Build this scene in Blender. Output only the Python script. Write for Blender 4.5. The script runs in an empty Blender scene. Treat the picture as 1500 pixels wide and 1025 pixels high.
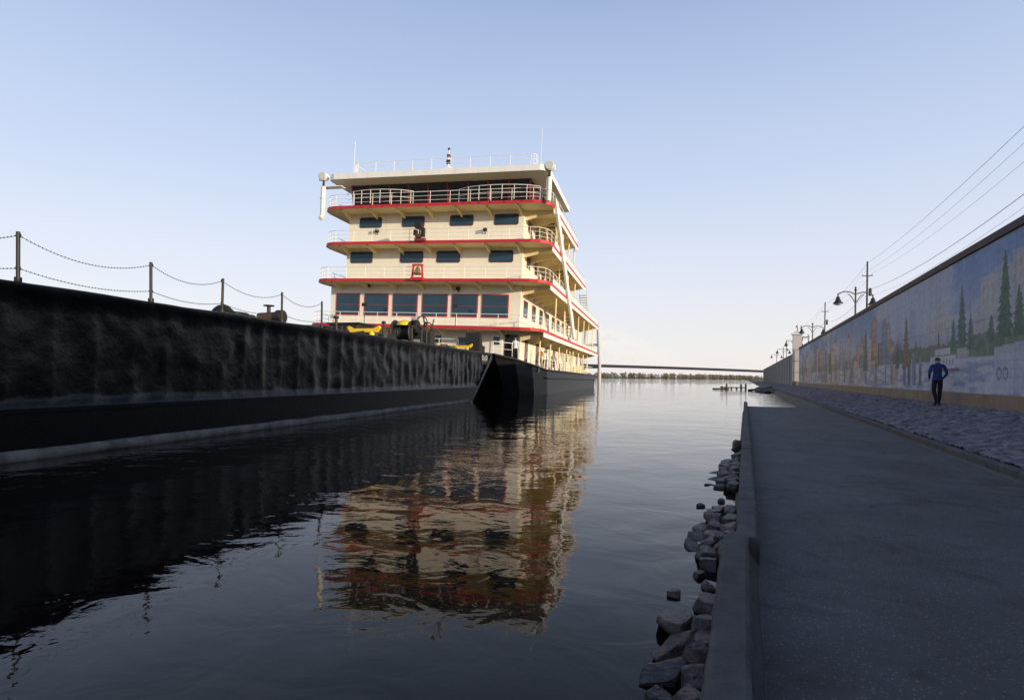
import bpy, bmesh, math, random
import numpy as np
from mathutils import Vector, Matrix, noise
random.seed(7); np.random.seed(7)
R=math.radians
scene=bpy.context.scene
S=1.0667
BROT=R(8.2)

# ------------------------------------------------------------ materials
def mat(name,col,rough=0.6,var=0.12,scale=3.0,bump=0.0,bscale=20.0,metal=0.0,col2=None,spec=0.5,streak=False,grime=0.0):
    m=bpy.data.materials.new(name); m.use_nodes=True
    nt=m.node_tree; n=nt.nodes; l=nt.links
    b=n['Principled BSDF']
    b.inputs['Roughness'].default_value=rough; b.inputs['Metallic'].default_value=metal
    b.inputs['Specular IOR Level'].default_value=spec
    tc=n.new('ShaderNodeTexCoord'); mp=n.new('ShaderNodeMapping')
    l.new(tc.outputs['Object'],mp.inputs['Vector'])
    if streak: mp.inputs['Scale'].default_value=(1,1,0.12)
    nz=n.new('ShaderNodeTexNoise'); nz.inputs['Scale'].default_value=scale; nz.inputs['Detail'].default_value=7
    nz.inputs['Roughness'].default_value=0.65
    l.new(mp.outputs['Vector'],nz.inputs['Vector'])
    rp=n.new('ShaderNodeValToRGB'); rp.color_ramp.elements[0].position=0.3; rp.color_ramp.elements[1].position=0.7
    c=Vector(col)
    c2=Vector(col2) if col2 else c*(1+var)
    c1=c*(1-var) if not col2 else c
    rp.color_ramp.elements[0].color=(*c1,1); rp.color_ramp.elements[1].color=(*c2,1)
    l.new(nz.outputs['Fac'],rp.inputs['Fac'])
    src=rp.outputs['Color']
    if grime>0:
        m2=n.new('ShaderNodeMapping'); m2.inputs['Scale'].default_value=(3.2,3.2,0.25); l.new(tc.outputs['Object'],m2.inputs['Vector'])
        g=n.new('ShaderNodeTexNoise'); g.inputs['Scale'].default_value=1.0; g.inputs['Detail'].default_value=6; l.new(m2.outputs['Vector'],g.inputs['Vector'])
        gr_=n.new('ShaderNodeValToRGB'); gr_.color_ramp.elements[0].position=.52; gr_.color_ramp.elements[0].color=(1,1,1,1); gr_.color_ramp.elements[1].position=.75; gr_.color_ramp.elements[1].color=(1-grime*.8,1-grime,1-grime*1.3,1)
        l.new(g.outputs['Fac'],gr_.inputs['Fac'])
        mm=n.new('ShaderNodeMix'); mm.data_type='RGBA'; mm.blend_type='MULTIPLY'; mm.inputs['Factor'].default_value=1
        l.new(src,mm.inputs['A']); l.new(gr_.outputs['Color'],mm.inputs['B']); src=mm.outputs['Result']
    l.new(src,b.inputs['Base Color'])
    if bump>0:
        n2=n.new('ShaderNodeTexNoise'); n2.inputs['Scale'].default_value=bscale; n2.inputs['Detail'].default_value=5
        l.new(tc.outputs['Object'],n2.inputs['Vector'])
        bp=n.new('ShaderNodeBump'); bp.inputs['Strength'].default_value=1.0; bp.inputs['Distance'].default_value=bump
        l.new(n2.outputs['Fac'],bp.inputs['Height']); l.new(bp.outputs['Normal'],b.inputs['Normal'])
    return m
def attr_mat(name,rough=0.8,bump=0.004,bscale=40,mult=0.15,nscale=6):
    m=bpy.data.materials.new(name); m.use_nodes=True
    nt=m.node_tree; n=nt.nodes; l=nt.links; b=n['Principled BSDF']
    b.inputs['Roughness'].default_value=rough; b.inputs['Specular IOR Level'].default_value=0.3
    a=n.new('ShaderNodeAttribute'); a.attribute_name='Col'
    tc=n.new('ShaderNodeTexCoord')
    nz=n.new('ShaderNodeTexNoise'); nz.inputs['Scale'].default_value=nscale; nz.inputs['Detail'].default_value=8
    l.new(tc.outputs['Object'],nz.inputs['Vector'])
    mr=n.new('ShaderNodeMapRange'); mr.inputs['From Min'].default_value=0.3; mr.inputs['From Max'].default_value=0.7
    mr.inputs['To Min'].default_value=1-mult; mr.inputs['To Max'].default_value=1+mult
    l.new(nz.outputs['Fac'],mr.inputs['Value'])
    vm=n.new('ShaderNodeVectorMath'); vm.operation='SCALE'
    l.new(a.outputs['Color'],vm.inputs[0]); l.new(mr.outputs['Result'],vm.inputs['Scale'])
    l.new(vm.outputs['Vector'],b.inputs['Base Color'])
    n2=n.new('ShaderNodeTexNoise'); n2.inputs['Scale'].default_value=bscale; n2.inputs['Detail'].default_value=5
    l.new(tc.outputs['Object'],n2.inputs['Vector'])
    bp=n.new('ShaderNodeBump'); bp.inputs['Distance'].default_value=bump
    l.new(n2.outputs['Fac'],bp.inputs['Height']); l.new(bp.outputs['Normal'],b.inputs['Normal'])
    return m

M={}
M['cream']=mat('cream_paint',(0.82,0.785,0.68),0.5,0.03,0.8,streak=True,grime=.10)
M['yellow_cream']=mat('yellow_cream_paint',(0.82,0.69,0.40),0.5,0.06,1.2,grime=.12)
M['white']=mat('white_paint',(0.83,0.82,0.78),0.45,0.04,2,grime=.10)
M['red']=mat('red_paint',(0.52,0.018,0.028),0.45,0.12,2)
M['maroon']=mat('maroon_paint',(0.26,0.03,0.028),0.5,0.12,2)
M['glass']=mat('tinted_window_glass',(0.016,0.05,0.085),0.08,0.2,0.6,spec=0.35)
M['darkglass']=mat('wheelhouse_glass',(0.010,0.010,0.012),0.1,0.2,0.6,spec=0.22)
M['hull']=mat('black_hull_paint',(0.016,0.016,0.018),0.38,0.35,1.5,bump=0.02,bscale=2.0,spec=.35)
M['barge']=mat('barge_black_steel',(0.003,0.003,0.0035),0.32,0.3,2.2,bump=0.014,bscale=8,col2=(0.008,0.0075,0.007),spec=.24)
M['wale']=mat('barge_wale',(0.004,0.004,0.005),0.45,0.3,2,bump=0.006,bscale=12,spec=.16)
M['mud']=mat('dried_mud',(0.06,0.055,0.05),0.9,0.2,2.5,bump=0.03,bscale=6,col2=(0.22,0.205,0.175))
M['bdeck']=mat('barge_deck',(0.10,0.085,0.06),0.8,0.3,2,bump=0.01,bscale=10)
M['yellow']=mat('yellow_paint',(0.82,0.56,0.02),0.5,0.12,4)
M['steel']=mat('dark_steel',(0.025,0.023,0.022),0.5,0.3,5,metal=0.3)
M['rust']=mat('rusty_steel',(0.08,0.045,0.03),0.7,0.3,8)
M['brass']=mat('brass',(0.65,0.42,0.15),0.3,0.1,5,metal=0.9)
M['deckgrey']=mat('deck_grey',(0.22,0.20,0.18),0.7,0.12,2)
M['concrete']=mat('wall_concrete',(0.27,0.25,0.22),0.85,0.15,1.2,bump=0.006,bscale=30,streak=True)
M['tanband']=mat('tan_base_band',(0.25,0.18,0.115),0.8,0.15,1.5,bump=0.004,bscale=30,grime=.3)
M['coping']=mat('coping_brown',(0.085,0.055,0.045),0.8,0.2,1.5,bump=0.004,bscale=30)
M['kerb']=mat('kerb_concrete',(0.068,0.063,0.060),0.85,0.2,4,bump=0.008,bscale=50,col2=(0.135,0.125,0.116),spec=.25)
M['postcream']=mat('gatepost_paint',(0.62,0.60,0.55),0.7,0.08,1)
M['pole']=mat('dark_metal_pole',(0.03,0.03,0.035),0.5,0.2,4)
M['wood']=mat('weathered_wood',(0.07,0.055,0.045),0.85,0.3,4,bump=0.01,bscale=14)
M['wire']=mat('wire',(0.42,0.42,0.45),0.6,0.1,2)
M['lampglass']=mat('lamp_globe',(0.6,0.6,0.58),0.3,0.05,2)
M['paintwhite']=mat('stencil_white',(0.40,0.40,0.385),0.7,0.35,9)
M['haze_conc']=mat('hazed_bridge_concrete',(0.50,0.49,0.50),0.8,0.05,0.05)  # concrete paled: distance haze is put into the base colour
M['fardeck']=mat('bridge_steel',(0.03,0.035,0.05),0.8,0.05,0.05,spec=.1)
M['haze_cable']=mat('hazed_bridge_cable',(0.62,0.64,0.68),0.8,0.02,0.05)  # stay cables lightened too, aerial haze painted into their colour
M['land']=mat('bank_soil',(0.10,0.09,0.065),0.95,0.25,0.3,bump=0.05,bscale=1.5,col2=(0.15,0.14,0.10))
M['skin']=mat('skin',(0.42,0.25,0.18),0.6,0.05,8)
M['hair']=mat('grey_hair',(0.06,0.055,0.05),0.8,0.3,60)

# ------------------------------------------------------------ mesh builder
class MB:
    def __init__(s): s.v=[]; s.f=[]; s.m=[]; s.sm=[]; s.mats=[]
    def mi(s,m):
        m=M[m] if isinstance(m,str) else m
        if m not in s.mats: s.mats.append(m)
        return s.mats.index(m)
    def add(s,vs,fs,m,smooth=False):
        o=len(s.v); s.v+=[tuple(v) for v in vs]; k=s.mi(m)
        for f in fs: s.f.append(tuple(i+o for i in f)); s.m.append(k); s.sm.append(smooth)
    def box(s,x0,x1,y0,y1,z0,z1,m,rz=0):
        x0,x1=min(x0,x1),max(x0,x1); y0,y1=min(y0,y1),max(y0,y1)
        vs=[(x,y,z) for z in (z0,z1) for y in (y0,y1) for x in (x0,x1)]
        if rz:
            cx,cy=(x0+x1)/2,(y0+y1)/2; c,sn=math.cos(rz),math.sin(rz)
            vs=[(cx+(x-cx)*c-(y-cy)*sn,cy+(x-cx)*sn+(y-cy)*c,z) for x,y,z in vs]
        s.add(vs,[(0,2,3,1),(4,5,7,6),(0,1,5,4),(2,6,7,3),(0,4,6,2),(1,3,7,5)],m)
    def cyl(s,p0,p1,r,m,n=8,r1=None,cap=True):
        p0=Vector(p0); p1=Vector(p1); r1=r if r1 is None else r1
        d=(p1-p0).normalized(); a=d.orthogonal().normalized(); b=d.cross(a)
        vs=[]
        for i in range(n):
            t=2*math.pi*i/n; o=a*math.cos(t)+b*math.sin(t)
            vs.append(p0+o*r); vs.append(p1+o*r1)
        fs=[(2*i,2*((i+1)%n),2*((i+1)%n)+1,2*i+1) for i in range(n)]
        s.add(vs,fs,m,n>6)
        if cap:
            s.add([vs[2*i] for i in range(n)],[tuple(range(n))[::-1]],m)
            s.add([vs[2*i+1] for i in range(n)],[tuple(range(n))],m)
    def tube(s,pts,r,m,n=6):
        for a,b in zip(pts[:-1],pts[1:]): s.cyl(a,b,r,m,n,cap=False)
    def lathe(s,c,prof,m,n=16,axis='z'):
        vs=[]
        for r,h in prof:
            for i in range(n):
                t=2*math.pi*i/n; a,b=r*math.cos(t),r*math.sin(t)
                o={'z':(a,b,h),'y':(a,h,b),'x':(h,a,b)}[axis]
                vs.append((c[0]+o[0],c[1]+o[1],c[2]+o[2]))
        fs=[]
        for j in range(len(prof)-1):
            for i in range(n):
                k=(i+1)%n; fs.append((j*n+i,j*n+k,(j+1)*n+k,(j+1)*n+i))
        s.add(vs,fs,m,True)
    def torus(s,c,R_,r,m,axis='z',n=20,k=8):
        vs=[];fs=[]
        for i in range(n):
            t=2*math.pi*i/n
            for j in range(k):
                q=2*math.pi*j/k; rr=R_+r*math.cos(q); h=r*math.sin(q)
                o={'z':(rr*math.cos(t),rr*math.sin(t),h),'y':(rr*math.cos(t),h,rr*math.sin(t)),'x':(h,rr*math.cos(t),rr*math.sin(t))}[axis]
                vs.append((c[0]+o[0],c[1]+o[1],c[2]+o[2]))
        for i in range(n):
            for j in range(k): fs.append((i*k+j,((i+1)%n)*k+j,((i+1)%n)*k+(j+1)%k,i*k+(j+1)%k))
        s.add(vs,fs,m,True)
    def prism(s,outl,z0,z1,m):
        n=len(outl); vs=[(x,y,z0) for x,y in outl]+[(x,y,z1) for x,y in outl]
        fs=[(i,(i+1)%n,(i+1)%n+n,i+n) for i in range(n)]+[tuple(range(n))[::-1],tuple(range(n,2*n))]
        s.add(vs,fs,m)
    def prismx(s,outl,x0,x1,m):
        n=len(outl); vs=[(x0,y,z) for y,z in outl]+[(x1,y,z) for y,z in outl]
        fs=[(i,(i+1)%n,(i+1)%n+n,i+n) for i in range(n)]+[tuple(range(n))[::-1],tuple(range(n,2*n))]
        s.add(vs,fs,m)
    def prismy(s,outl,y0,y1,m):
        n=len(outl); vs=[(x,y0,z) for x,z in outl]+[(x,y1,z) for x,z in outl]
        fs=[(i,(i+1)%n,(i+1)%n+n,i+n) for i in range(n)]+[tuple(range(n))[::-1],tuple(range(n,2*n))]
        s.add(vs,fs,m)
    def obj(s,name,parent=None,off=(0,0,0)):
        me=bpy.data.meshes.new(name)
        me.from_pydata([(v[0]-off[0],v[1]-off[1],v[2]-off[2]) for v in s.v],[],s.f)
        for m in s.mats: me.materials.append(m)
        me.polygons.foreach_set('material_index',s.m); me.polygons.foreach_set('use_smooth',s.sm)
        bm=bmesh.new(); bm.from_mesh(me); bmesh.ops.recalc_face_normals(bm,faces=bm.faces); bm.to_mesh(me); bm.free()
        me.update()
        o=bpy.data.objects.new(name,me); scene.collection.objects.link(o)
        if parent: o.parent=parent
        elif any(off): o.location=off
        return o
def empty(name,loc=(0,0,0)):
    e=bpy.data.objects.new(name,None); e.location=loc; e.empty_display_size=0.5
    scene.collection.objects.link(e); return e
def grid_obj(name,X,Y,Z,material,col=None,parent=None,smooth=True):
    ny,nx=X.shape
    me=bpy.data.meshes.new(name)
    v=np.stack([X.ravel(),Y.ravel(),Z.ravel()],1)
    idx=np.arange(nx*ny).reshape(ny,nx)
    f=np.stack([idx[:-1,:-1].ravel(),idx[:-1,1:].ravel(),idx[1:,1:].ravel(),idx[1:,:-1].ravel()],1)
    me.from_pydata(v.tolist(),[],f.tolist())
    me.materials.append(material)
    if smooth: me.polygons.foreach_set('use_smooth',[True]*len(f))
    if col is not None:
        ca=me.color_attributes.new(name='Col',type='FLOAT_COLOR',domain='POINT')
        c=np.concatenate([np.clip(col.reshape(-1,3),0,1),np.ones((nx*ny,1))],1)
        ca.data.foreach_set('color',c.ravel().astype(np.float32))
    me.update()
    o=bpy.data.objects.new(name,me); scene.collection.objects.link(o)
    if parent: o.parent=parent
    return o
def hsh(i,j,s=0):
    h=np.sin(i*127.1+j*311.7+s*74.7)*43758.5453
    return h-np.floor(h)
def vnoise(x,y,s=0):
    i=np.floor(x); j=np.floor(y); fx=x-i; fy=y-j
    fx=fx*fx*(3-2*fx); fy=fy*fy*(3-2*fy)
    return (hsh(i,j,s)*(1-fx)+hsh(i+1,j,s)*fx)*(1-fy)+(hsh(i,j+1,s)*(1-fx)+hsh(i+1,j+1,s)*fx)*fy
def fbm(x,y,s=0,o=4):
    r=0;a=.5;t=0
    for k in range(o):
        r=r+a*vnoise(x*2**k,y*2**k,s+k*3.3); t+=a; a*=.5
    return r/t

# ------------------------------------------------------------ camera
ZC=1.6
cam=bpy.data.cameras.new('camera'); co=bpy.data.objects.new('camera',cam); scene.collection.objects.link(co)
cam.lens=20.0; cam.sensor_width=36; cam.sensor_fit='HORIZONTAL'; cam.shift_y=0.0257; cam.clip_end=20000; cam.clip_start=0.05
co.matrix_world=Matrix.Translation((0,0,ZC))@Matrix.Rotation(R(22.3),4,'Z')@Matrix.Rotation(R(90),4,'X')@Matrix.Rotation(R(0.7),4,'Z')
scene.camera=co

# ------------------------------------------------------------ light
SUN_EL=8.3; sx,sy=math.cos(R(-17)),math.sin(R(-17))
w=bpy.data.worlds.new('World'); scene.world=w; w.use_nodes=True
nt=w.node_tree; bg=nt.nodes['Background']
sk=nt.nodes.new('ShaderNodeTexSky'); sk.sky_type='NISHITA'; sk.sun_disc=False
sk.sun_elevation=R(SUN_EL); sk.sun_rotation=math.atan2(sx,sy); sk.air_density=1.0; sk.dust_density=0.6; sk.ozone_density=1.5
wn_=nt.nodes; wl_=nt.links
tcw=wn_.new('ShaderNodeTexCoord'); sep=wn_.new('ShaderNodeSeparateXYZ'); wl_.new(tcw.outputs['Generated'],sep.inputs[0])
gr=wn_.new('ShaderNodeValToRGB'); ce=gr.color_ramp.elements
ce[0].position=0.0; ce[0].color=(6.5,6.1,6.15,1); ce[1].position=1.0; ce[1].color=(0.5,0.8,1.7,1)
for p_,c_ in ((0.06,(6.3,6.15,6.4,1)),(0.2,(5.4,5.75,6.8,1)),(0.36,(4.15,4.9,6.5,1)),(0.53,(2.85,3.7,5.5,1)),(0.70,(0.95,1.5,3.0,1))):
    e_=ce.new(p_); e_.color=c_
hz=wn_.new('ShaderNodeTexNoise'); hz.inputs['Scale'].default_value=1.6; hz.inputs['Detail'].default_value=5
hmp=wn_.new('ShaderNodeMapping'); hmp.inputs['Scale'].default_value=(1,1,4.5); wl_.new(tcw.outputs['Generated'],hmp.inputs['Vector']); wl_.new(hmp.outputs['Vector'],hz.inputs['Vector'])
hm=wn_.new('ShaderNodeMath'); hm.operation='MULTIPLY_ADD'; hm.inputs[1].default_value=-0.06; wl_.new(hz.outputs['Fac'],hm.inputs[0]); 
ad=wn_.new('ShaderNodeMath'); ad.operation='ADD'; ad.inputs[1].default_value=0.03; wl_.new(sep.outputs['Z'],ad.inputs[0]); wl_.new(ad.outputs[0],hm.inputs[2])
wl_.new(hm.outputs[0],gr.inputs['Fac'])
mxw=wn_.new('ShaderNodeMix'); mxw.data_type='RGBA'; mxw.inputs['Factor'].default_value=0.84
wl_.new(sk.outputs['Color'],mxw.inputs['A']); wl_.new(gr.outputs['Color'],mxw.inputs['B'])
nt.links.new(mxw.outputs['Result'],bg.inputs['Color']); bg.inputs['Strength'].default_value=0.15
sl=bpy.data.lights.new('sun','SUN'); sl.energy=5.0; sl.angle=R(0.5); sl.color=(1.0,0.83,0.58)
so=bpy.data.objects.new('sun',sl); scene.collection.objects.link(so); so.location=(60,-20,40)
dirv=Vector((sx*math.cos(R(SUN_EL)),sy*math.cos(R(SUN_EL)),math.sin(R(SUN_EL))))
so.rotation_euler=dirv.to_track_quat('Z','Y').to_euler()
scene.view_settings.view_transform='Standard'; scene.view_settings.look='None'; scene.view_settings.exposure=0

# ------------------------------------------------------------ water
wm=bpy.data.materials.new('river_water'); wm.use_nodes=True
n=wm.node_tree.nodes; l=wm.node_tree.links; b=n['Principled BSDF']
b.inputs['Base Color'].default_value=(0.0060,0.0042,0.0045,1); b.inputs['Roughness'].default_value=0.02; b.inputs['IOR'].default_value=1.24
tc=n.new('ShaderNodeTexCoord')
def wn(scale,stretch,det,rot=0.0,dist=0.0):
    mp=n.new('ShaderNodeMapping'); mp.inputs['Scale'].default_value=(1,stretch,1); mp.inputs['Rotation'].default_value=(0,0,rot)
    l.new(tc.outputs['Object'],mp.inputs['Vector'])
    z=n.new('ShaderNodeTexNoise'); z.inputs['Scale'].default_value=scale; z.inputs['Detail'].default_value=det; z.inputs['Distortion'].default_value=dist
    l.new(mp.outputs['Vector'],z.inputs['Vector']); return z.outputs['Fac']
def mth(op,a,bv):
    k=n.new('ShaderNodeMath'); k.operation=op
    for i,x in enumerate((a,bv)):
        if isinstance(x,(int,float)): k.inputs[i].default_value=x
        else: l.new(x,k.inputs[i])
    return k.outputs[0]
big=wn(0.35,1.0,2,0.3,0.6); mid=wn(1.3,1.3,3,-0.4,0.8); sm=wn(6.0,1.4,3,0.2,0.3); msk=wn(0.06,0.5,3,0.2,1.0)
mr=n.new('ShaderNodeMapRange'); mr.inputs['From Min'].default_value=0.42; mr.inputs['From Max'].default_value=0.60
mr.inputs['To Min'].default_value=0.3; mr.inputs['To Max'].default_value=1.0; l.new(msk,mr.inputs['Value'])
h=mth('ADD',mth('MULTIPLY',big,0.035),mth('MULTIPLY',mth('MULTIPLY',mid,0.021),mr.outputs[0]))
h=mth('ADD',h,mth('MULTIPLY',mth('MULTIPLY',sm,0.0030),mr.outputs[0]))
bp=n.new('ShaderNodeBump'); bp.inputs['Distance'].default_value=1.0; bp.inputs['Strength'].default_value=1.0
l.new(h,bp.inputs['Height']); l.new(bp.outputs['Normal'],b.inputs['Normal'])
mb=MB(); Wd=9000
mb.add([(-Wd,-Wd,0),(Wd,-Wd,0),(Wd,Wd,0),(-Wd,Wd,0)],[(0,1,2,3)],wm); mb.obj('river_water')

# ------------------------------------------------------------ ground
ys=np.concatenate([np.linspace(-80,30,40),np.linspace(34,200,60),np.linspace(220,3000,30)])
xs=np.array([-0.6,-0.3,0.0,2.2,2.8,3.4,3.62,5,6.8,7.5,20,60,300,2500.])
zs_near=np.array([-0.5,-0.15,0.08,0.12,0.14,0.16,0.22,0.45,0.74,0.78,0.9,1.5,3,6.])
zs_far =np.array([-1,-1,-0.9,-0.35,-0.05,0.2,0.26,0.48,0.74,0.78,0.9,1.5,3,6.])
X,Y=np.meshgrid(xs,ys); t=(Y>33.2).astype(float)
Z=np.where(t>0,zs_far[None,:],zs_near[None,:])+0*Y
X=X+np.where((X<3.5)&(Y>33.2),(vnoise(Y*0.35,X*0,3)-.5)*0.5,0)
grid_obj('ground',X,Y,Z,M['land'])

# ------------------------------------------------------------ path (concrete walk)
pm=bpy.data.materials.new('path_concrete'); pm.use_nodes=True
n=pm.node_tree.nodes; l=pm.node_tree.links; b=n['Principled BSDF']; b.inputs['Roughness'].default_value=0.75
b.inputs['Specular IOR Level'].default_value=0.25
tc=n.new('ShaderNodeTexCoord')
n1=n.new('ShaderNodeTexNoise'); n1.inputs['Scale'].default_value=0.7; n1.inputs['Detail'].default_value=8; n1.inputs['Roughness'].default_value=.7; l.new(tc.outputs['Object'],n1.inputs['Vector'])
v1=n.new('ShaderNodeTexVoronoi'); v1.inputs['Scale'].default_value=34; l.new(tc.outputs['Object'],v1.inputs['Vector'])
r1=n.new('ShaderNodeValToRGB'); e=r1.color_ramp.elements; e[0].position=0.32; e[0].color=(0.080,0.075,0.074,1); e[1].position=0.7; e[1].color=(0.155,0.145,0.138,1)
l.new(n1.outputs['Fac'],r1.inputs['Fac'])
r2=n.new('ShaderNodeValToRGB'); e=r2.color_ramp.elements; e[0].position=0.12; e[0].color=(2.6,2.4,2.2,1); e[1].position=0.26; e[1].color=(0.84,0.84,0.84,1)
l.new(v1.outputs['Distance'],r2.inputs['Fac'])
sp=n.new('ShaderNodeTexNoise'); sp.inputs['Scale'].default_value=70; sp.inputs['Detail'].default_value=3; l.new(tc.outputs['Object'],sp.inputs['Vector'])
mx=n.new('ShaderNodeMix'); mx.data_type='RGBA'; mx.blend_type='MULTIPLY'; mx.inputs['Factor'].default_value=0.8
l.new(r1.outputs['Color'],mx.inputs['A']); l.new(r2.outputs['Color'],mx.inputs['B'])
st=n.new('ShaderNodeTexNoise'); st.inputs['Scale'].default_value=1.6; st.inputs['Detail'].default_value=5; st.inputs['Distortion'].default_value=1.8; l.new(tc.outputs['Object'],st.inputs['Vector'])
r3=n.new('ShaderNodeValToRGB'); e=r3.color_ramp.elements; e[0].position=0.54; e[0].color=(1,1,1,1); e[1].position=0.68; e[1].color=(0.66,0.65,0.64,1); l.new(st.outputs['Fac'],r3.inputs['Fac'])
mx2=n.new('ShaderNodeMix'); mx2.data_type='RGBA'; mx2.blend_type='MULTIPLY'; mx2.inputs['Factor'].default_value=1.0
l.new(mx.outputs['Result'],mx2.inputs['A']); l.new(r3.outputs['Color'],mx2.inputs['B']); l.new(mx2.outputs['Result'],b.inputs['Base Color'])
bp=n.new('ShaderNodeBump'); bp.inputs['Distance'].default_value=0.008; l.new(sp.outputs['Fac'],bp.inputs['Height']); l.new(bp.outputs['Normal'],b.inputs['Normal'])
mb=MB()
yy=-10.0
while yy<32:
    ln=6.0; mb.box(0.04,3.62,yy+0.008,min(yy+ln,33)-0.008,-0.1,0.2,pm); yy+=ln
mb.obj('path')
def kerb(mb,x0,x1,z0,z1,y0,y1,m,bev=0.03):
    ysn=np.linspace(y0,y1,max(3,int((y1-y0)/0.12)))
    sec=[(x0,z0),(x1,z0),(x1,z1-bev),(x1-bev*.35,z1-bev*.35),(x1-bev,z1),(x0+bev,z1),(x0+bev*.35,z1-bev*.35),(x0,z1-bev)]
    vs=[]
    for y in ysn:
        for i,(x,z) in enumerate(sec):
            j=0.008*(noise.noise(Vector((y*2.1,i*.7,x0*9)))+.8*noise.noise(Vector((y*8,i*1.3,4))))
            vs.append((x+(j if i in (2,3,6,7) else 0),y,z+(j*.8 if i>1 else 0)))
    k=len(sec); fs=[]
    for a in range(len(ysn)-1):
        for i in range(k): fs.append((a*k+i,a*k+(i+1)%k,(a+1)*k+(i+1)%k,(a+1)*k+i))
    fs+=[tuple(range(k)),tuple(range((len(ysn)-1)*k,len(ysn)*k))]
    mb.add(vs,fs,m,False)
mb=MB()
for a,bb in ((-4,0.9),(0.91,4.7)): kerb(mb,-0.145,0.045,-0.4,0.41,a,bb,'kerb')
mb.prismy([(0.045,0.19),(0.10,0.19),(0.09,0.24),(0.045,0.30)],-4,4.7,'kerb')
yk=4.705
while yk<32:
    kerb(mb,-0.055,0.115,-0.4,0.40+random.uniform(-.006,.006),yk,min(yk+3.0,33)-0.012,'kerb'); yk+=3.0
mb.obj('river_kerb')
mb=MB(); yk=-10
while yk<88:
    kerb(mb,3.625,3.80,-0.1,0.34,yk,yk+2.985,'kerb'); yk+=3
mb.obj('path_kerb')

# ------------------------------------------------------------ cobbles
def cobbles(name,x0,x1,y0,y1,dx,dy,cw,ch,z0f):
    X,Y=np.meshgrid(np.arange(x0,x1+dx,dx),np.arange(y0,y1,dy))
    u=X/cw; v=Y/ch+0.5*(np.floor(u)%2)
    i0=np.floor(u); j0=np.floor(v); F1=np.full(X.shape,9.); F2=F1.copy(); CI=F1*0; CJ=F1*0
    for a in (-1,0,1):
        for b_ in (-1,0,1):
            ii=i0+a; jj=j0+b_
            px=ii+.5+(hsh(ii,jj,1)-.5)*.65; py=jj+.5+(hsh(ii,jj,2)-.5)*.65
            d=np.sqrt((u-px)**2+(v-py)**2)
            nw=d<F1; F2=np.where(nw,F1,np.minimum(F2,d)); CI=np.where(nw,ii,CI); CJ=np.where(nw,jj,CJ); F1=np.where(nw,d,F1)
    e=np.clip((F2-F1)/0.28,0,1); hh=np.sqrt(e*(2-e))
    tilt=(hsh(CI,CJ,5)-.5)*.05
    Z=z0f(X)+hh*0.060-0.05+tilt*e+0.012*fbm(X*9,Y*9,4)
    r=hsh(CI,CJ,7); r2=hsh(CI,CJ,8)
    base=np.stack([0.11+0.15*r,0.092+0.118*r+0.02*r2,0.095+0.12*r+0.04*r2],-1)
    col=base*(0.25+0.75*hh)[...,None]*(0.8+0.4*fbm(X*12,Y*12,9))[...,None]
    return grid_obj(name,X,Y,Z,cobm,col)
cobm=attr_mat('cobble_stone',0.8,0.004,50,0.15,14)
zf=lambda X: 0.34+(X-3.8)/3.1*0.46
c=cobbles('cobblestones',3.80,6.9,6,46,0.035,0.045,0.20,0.27,zf)
c2=cobbles('far_paving',3.80,6.9,45.98,90,0.06,0.11,0.20,0.30,zf)
c3=cobbles('near_paving',3.80,6.9,-10,6.02,0.06,0.08,0.20,0.27,zf)
for o in (c2,c3): o.parent=c

# ------------------------------------------------------------ riprap
def stone_bm(mb,c,sz,m,seed):
    bm=bmesh.new(); bmesh.ops.create_icosphere(bm,subdivisions=4,radius=1.0)
    rr_=random.Random(seed*13.7)
    rz=rr_.uniform(-.4,.4); rx=rr_.uniform(-.2,.2); ry=rr_.uniform(-.2,.2)
    planes=[]
    for _ in range(11):
        d_=Vector((rr_.gauss(0,1),rr_.gauss(0,1),rr_.gauss(0,.7))).normalized(); planes.append((d_,rr_.uniform(.62,.88)))
    planes.append((Vector((rr_.uniform(-.15,.15),rr_.uniform(-.15,.15),1)).normalized(),.60))
    mtx=Matrix.Translation(c)@Matrix.Rotation(rz,4,'Z')@Matrix.Rotation(rx,4,'X')@Matrix.Rotation(ry,4,'Y')
    vs=[]
    for v in bm.verts:
        p=v.co.copy()
        q=Vector([math.copysign(abs(a)**.75,a) for a in p])*1.12
        for d_,h_ in planes:
            t_=q.dot(d_)-h_
            if t_>0: q-=d_*t_*.93
        q*=1+0.10*noise.noise(p*1.6+Vector((seed,0,0)))+0.05*noise.noise(p*4+Vector((seed,5,0)))+0.02*noise.noise(p*11+Vector((seed,5,9)))
        vs.append(mtx@Vector((q.x*sz[0]*1.2,q.y*sz[1]*1.15,q.z*sz[2]*1.2)))
    fs=[tuple(x.index for x in f.verts) for f in bm.faces]; bm.free()
    mb.add(vs,fs,m,True)
stm=[mat('granite_%d'%i,c,0.5,0.3,14,bump=0.015,bscale=30,col2=c2,spec=.25) for i,(c,c2) in enumerate([((.032,.027,.025),(.115,.10,.092)),((.045,.032,.028),(.14,.105,.092)),((.022,.021,.021),(.08,.075,.073))])]
mb=MB(); k=0
def row(xc,y0,y1,zc,w=0.14,gap=1.0):
    global k
    y=y0
    while y<y1:
        L=random.uniform(.17,.40)
        stone_bm(mb,Vector((xc+random.uniform(-.02,.02),y+L/2,zc+random.uniform(-.03,.02))),(w*random.uniform(.48,.60),L*.54,0.085),random.choice(stm),k+1); y+=L*gap; k+=1
row(-0.215,0.8,4.15,0.05,.15,.98); row(-0.385,0.8,4.0,-0.01,.17,1.02)
row(-0.145,5.2,6.9,0.055,.15); row(-0.29,5.0,7.2,0.02,.16); row(-0.43,5.5,6.6,-0.035,.14,1.2)
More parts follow.
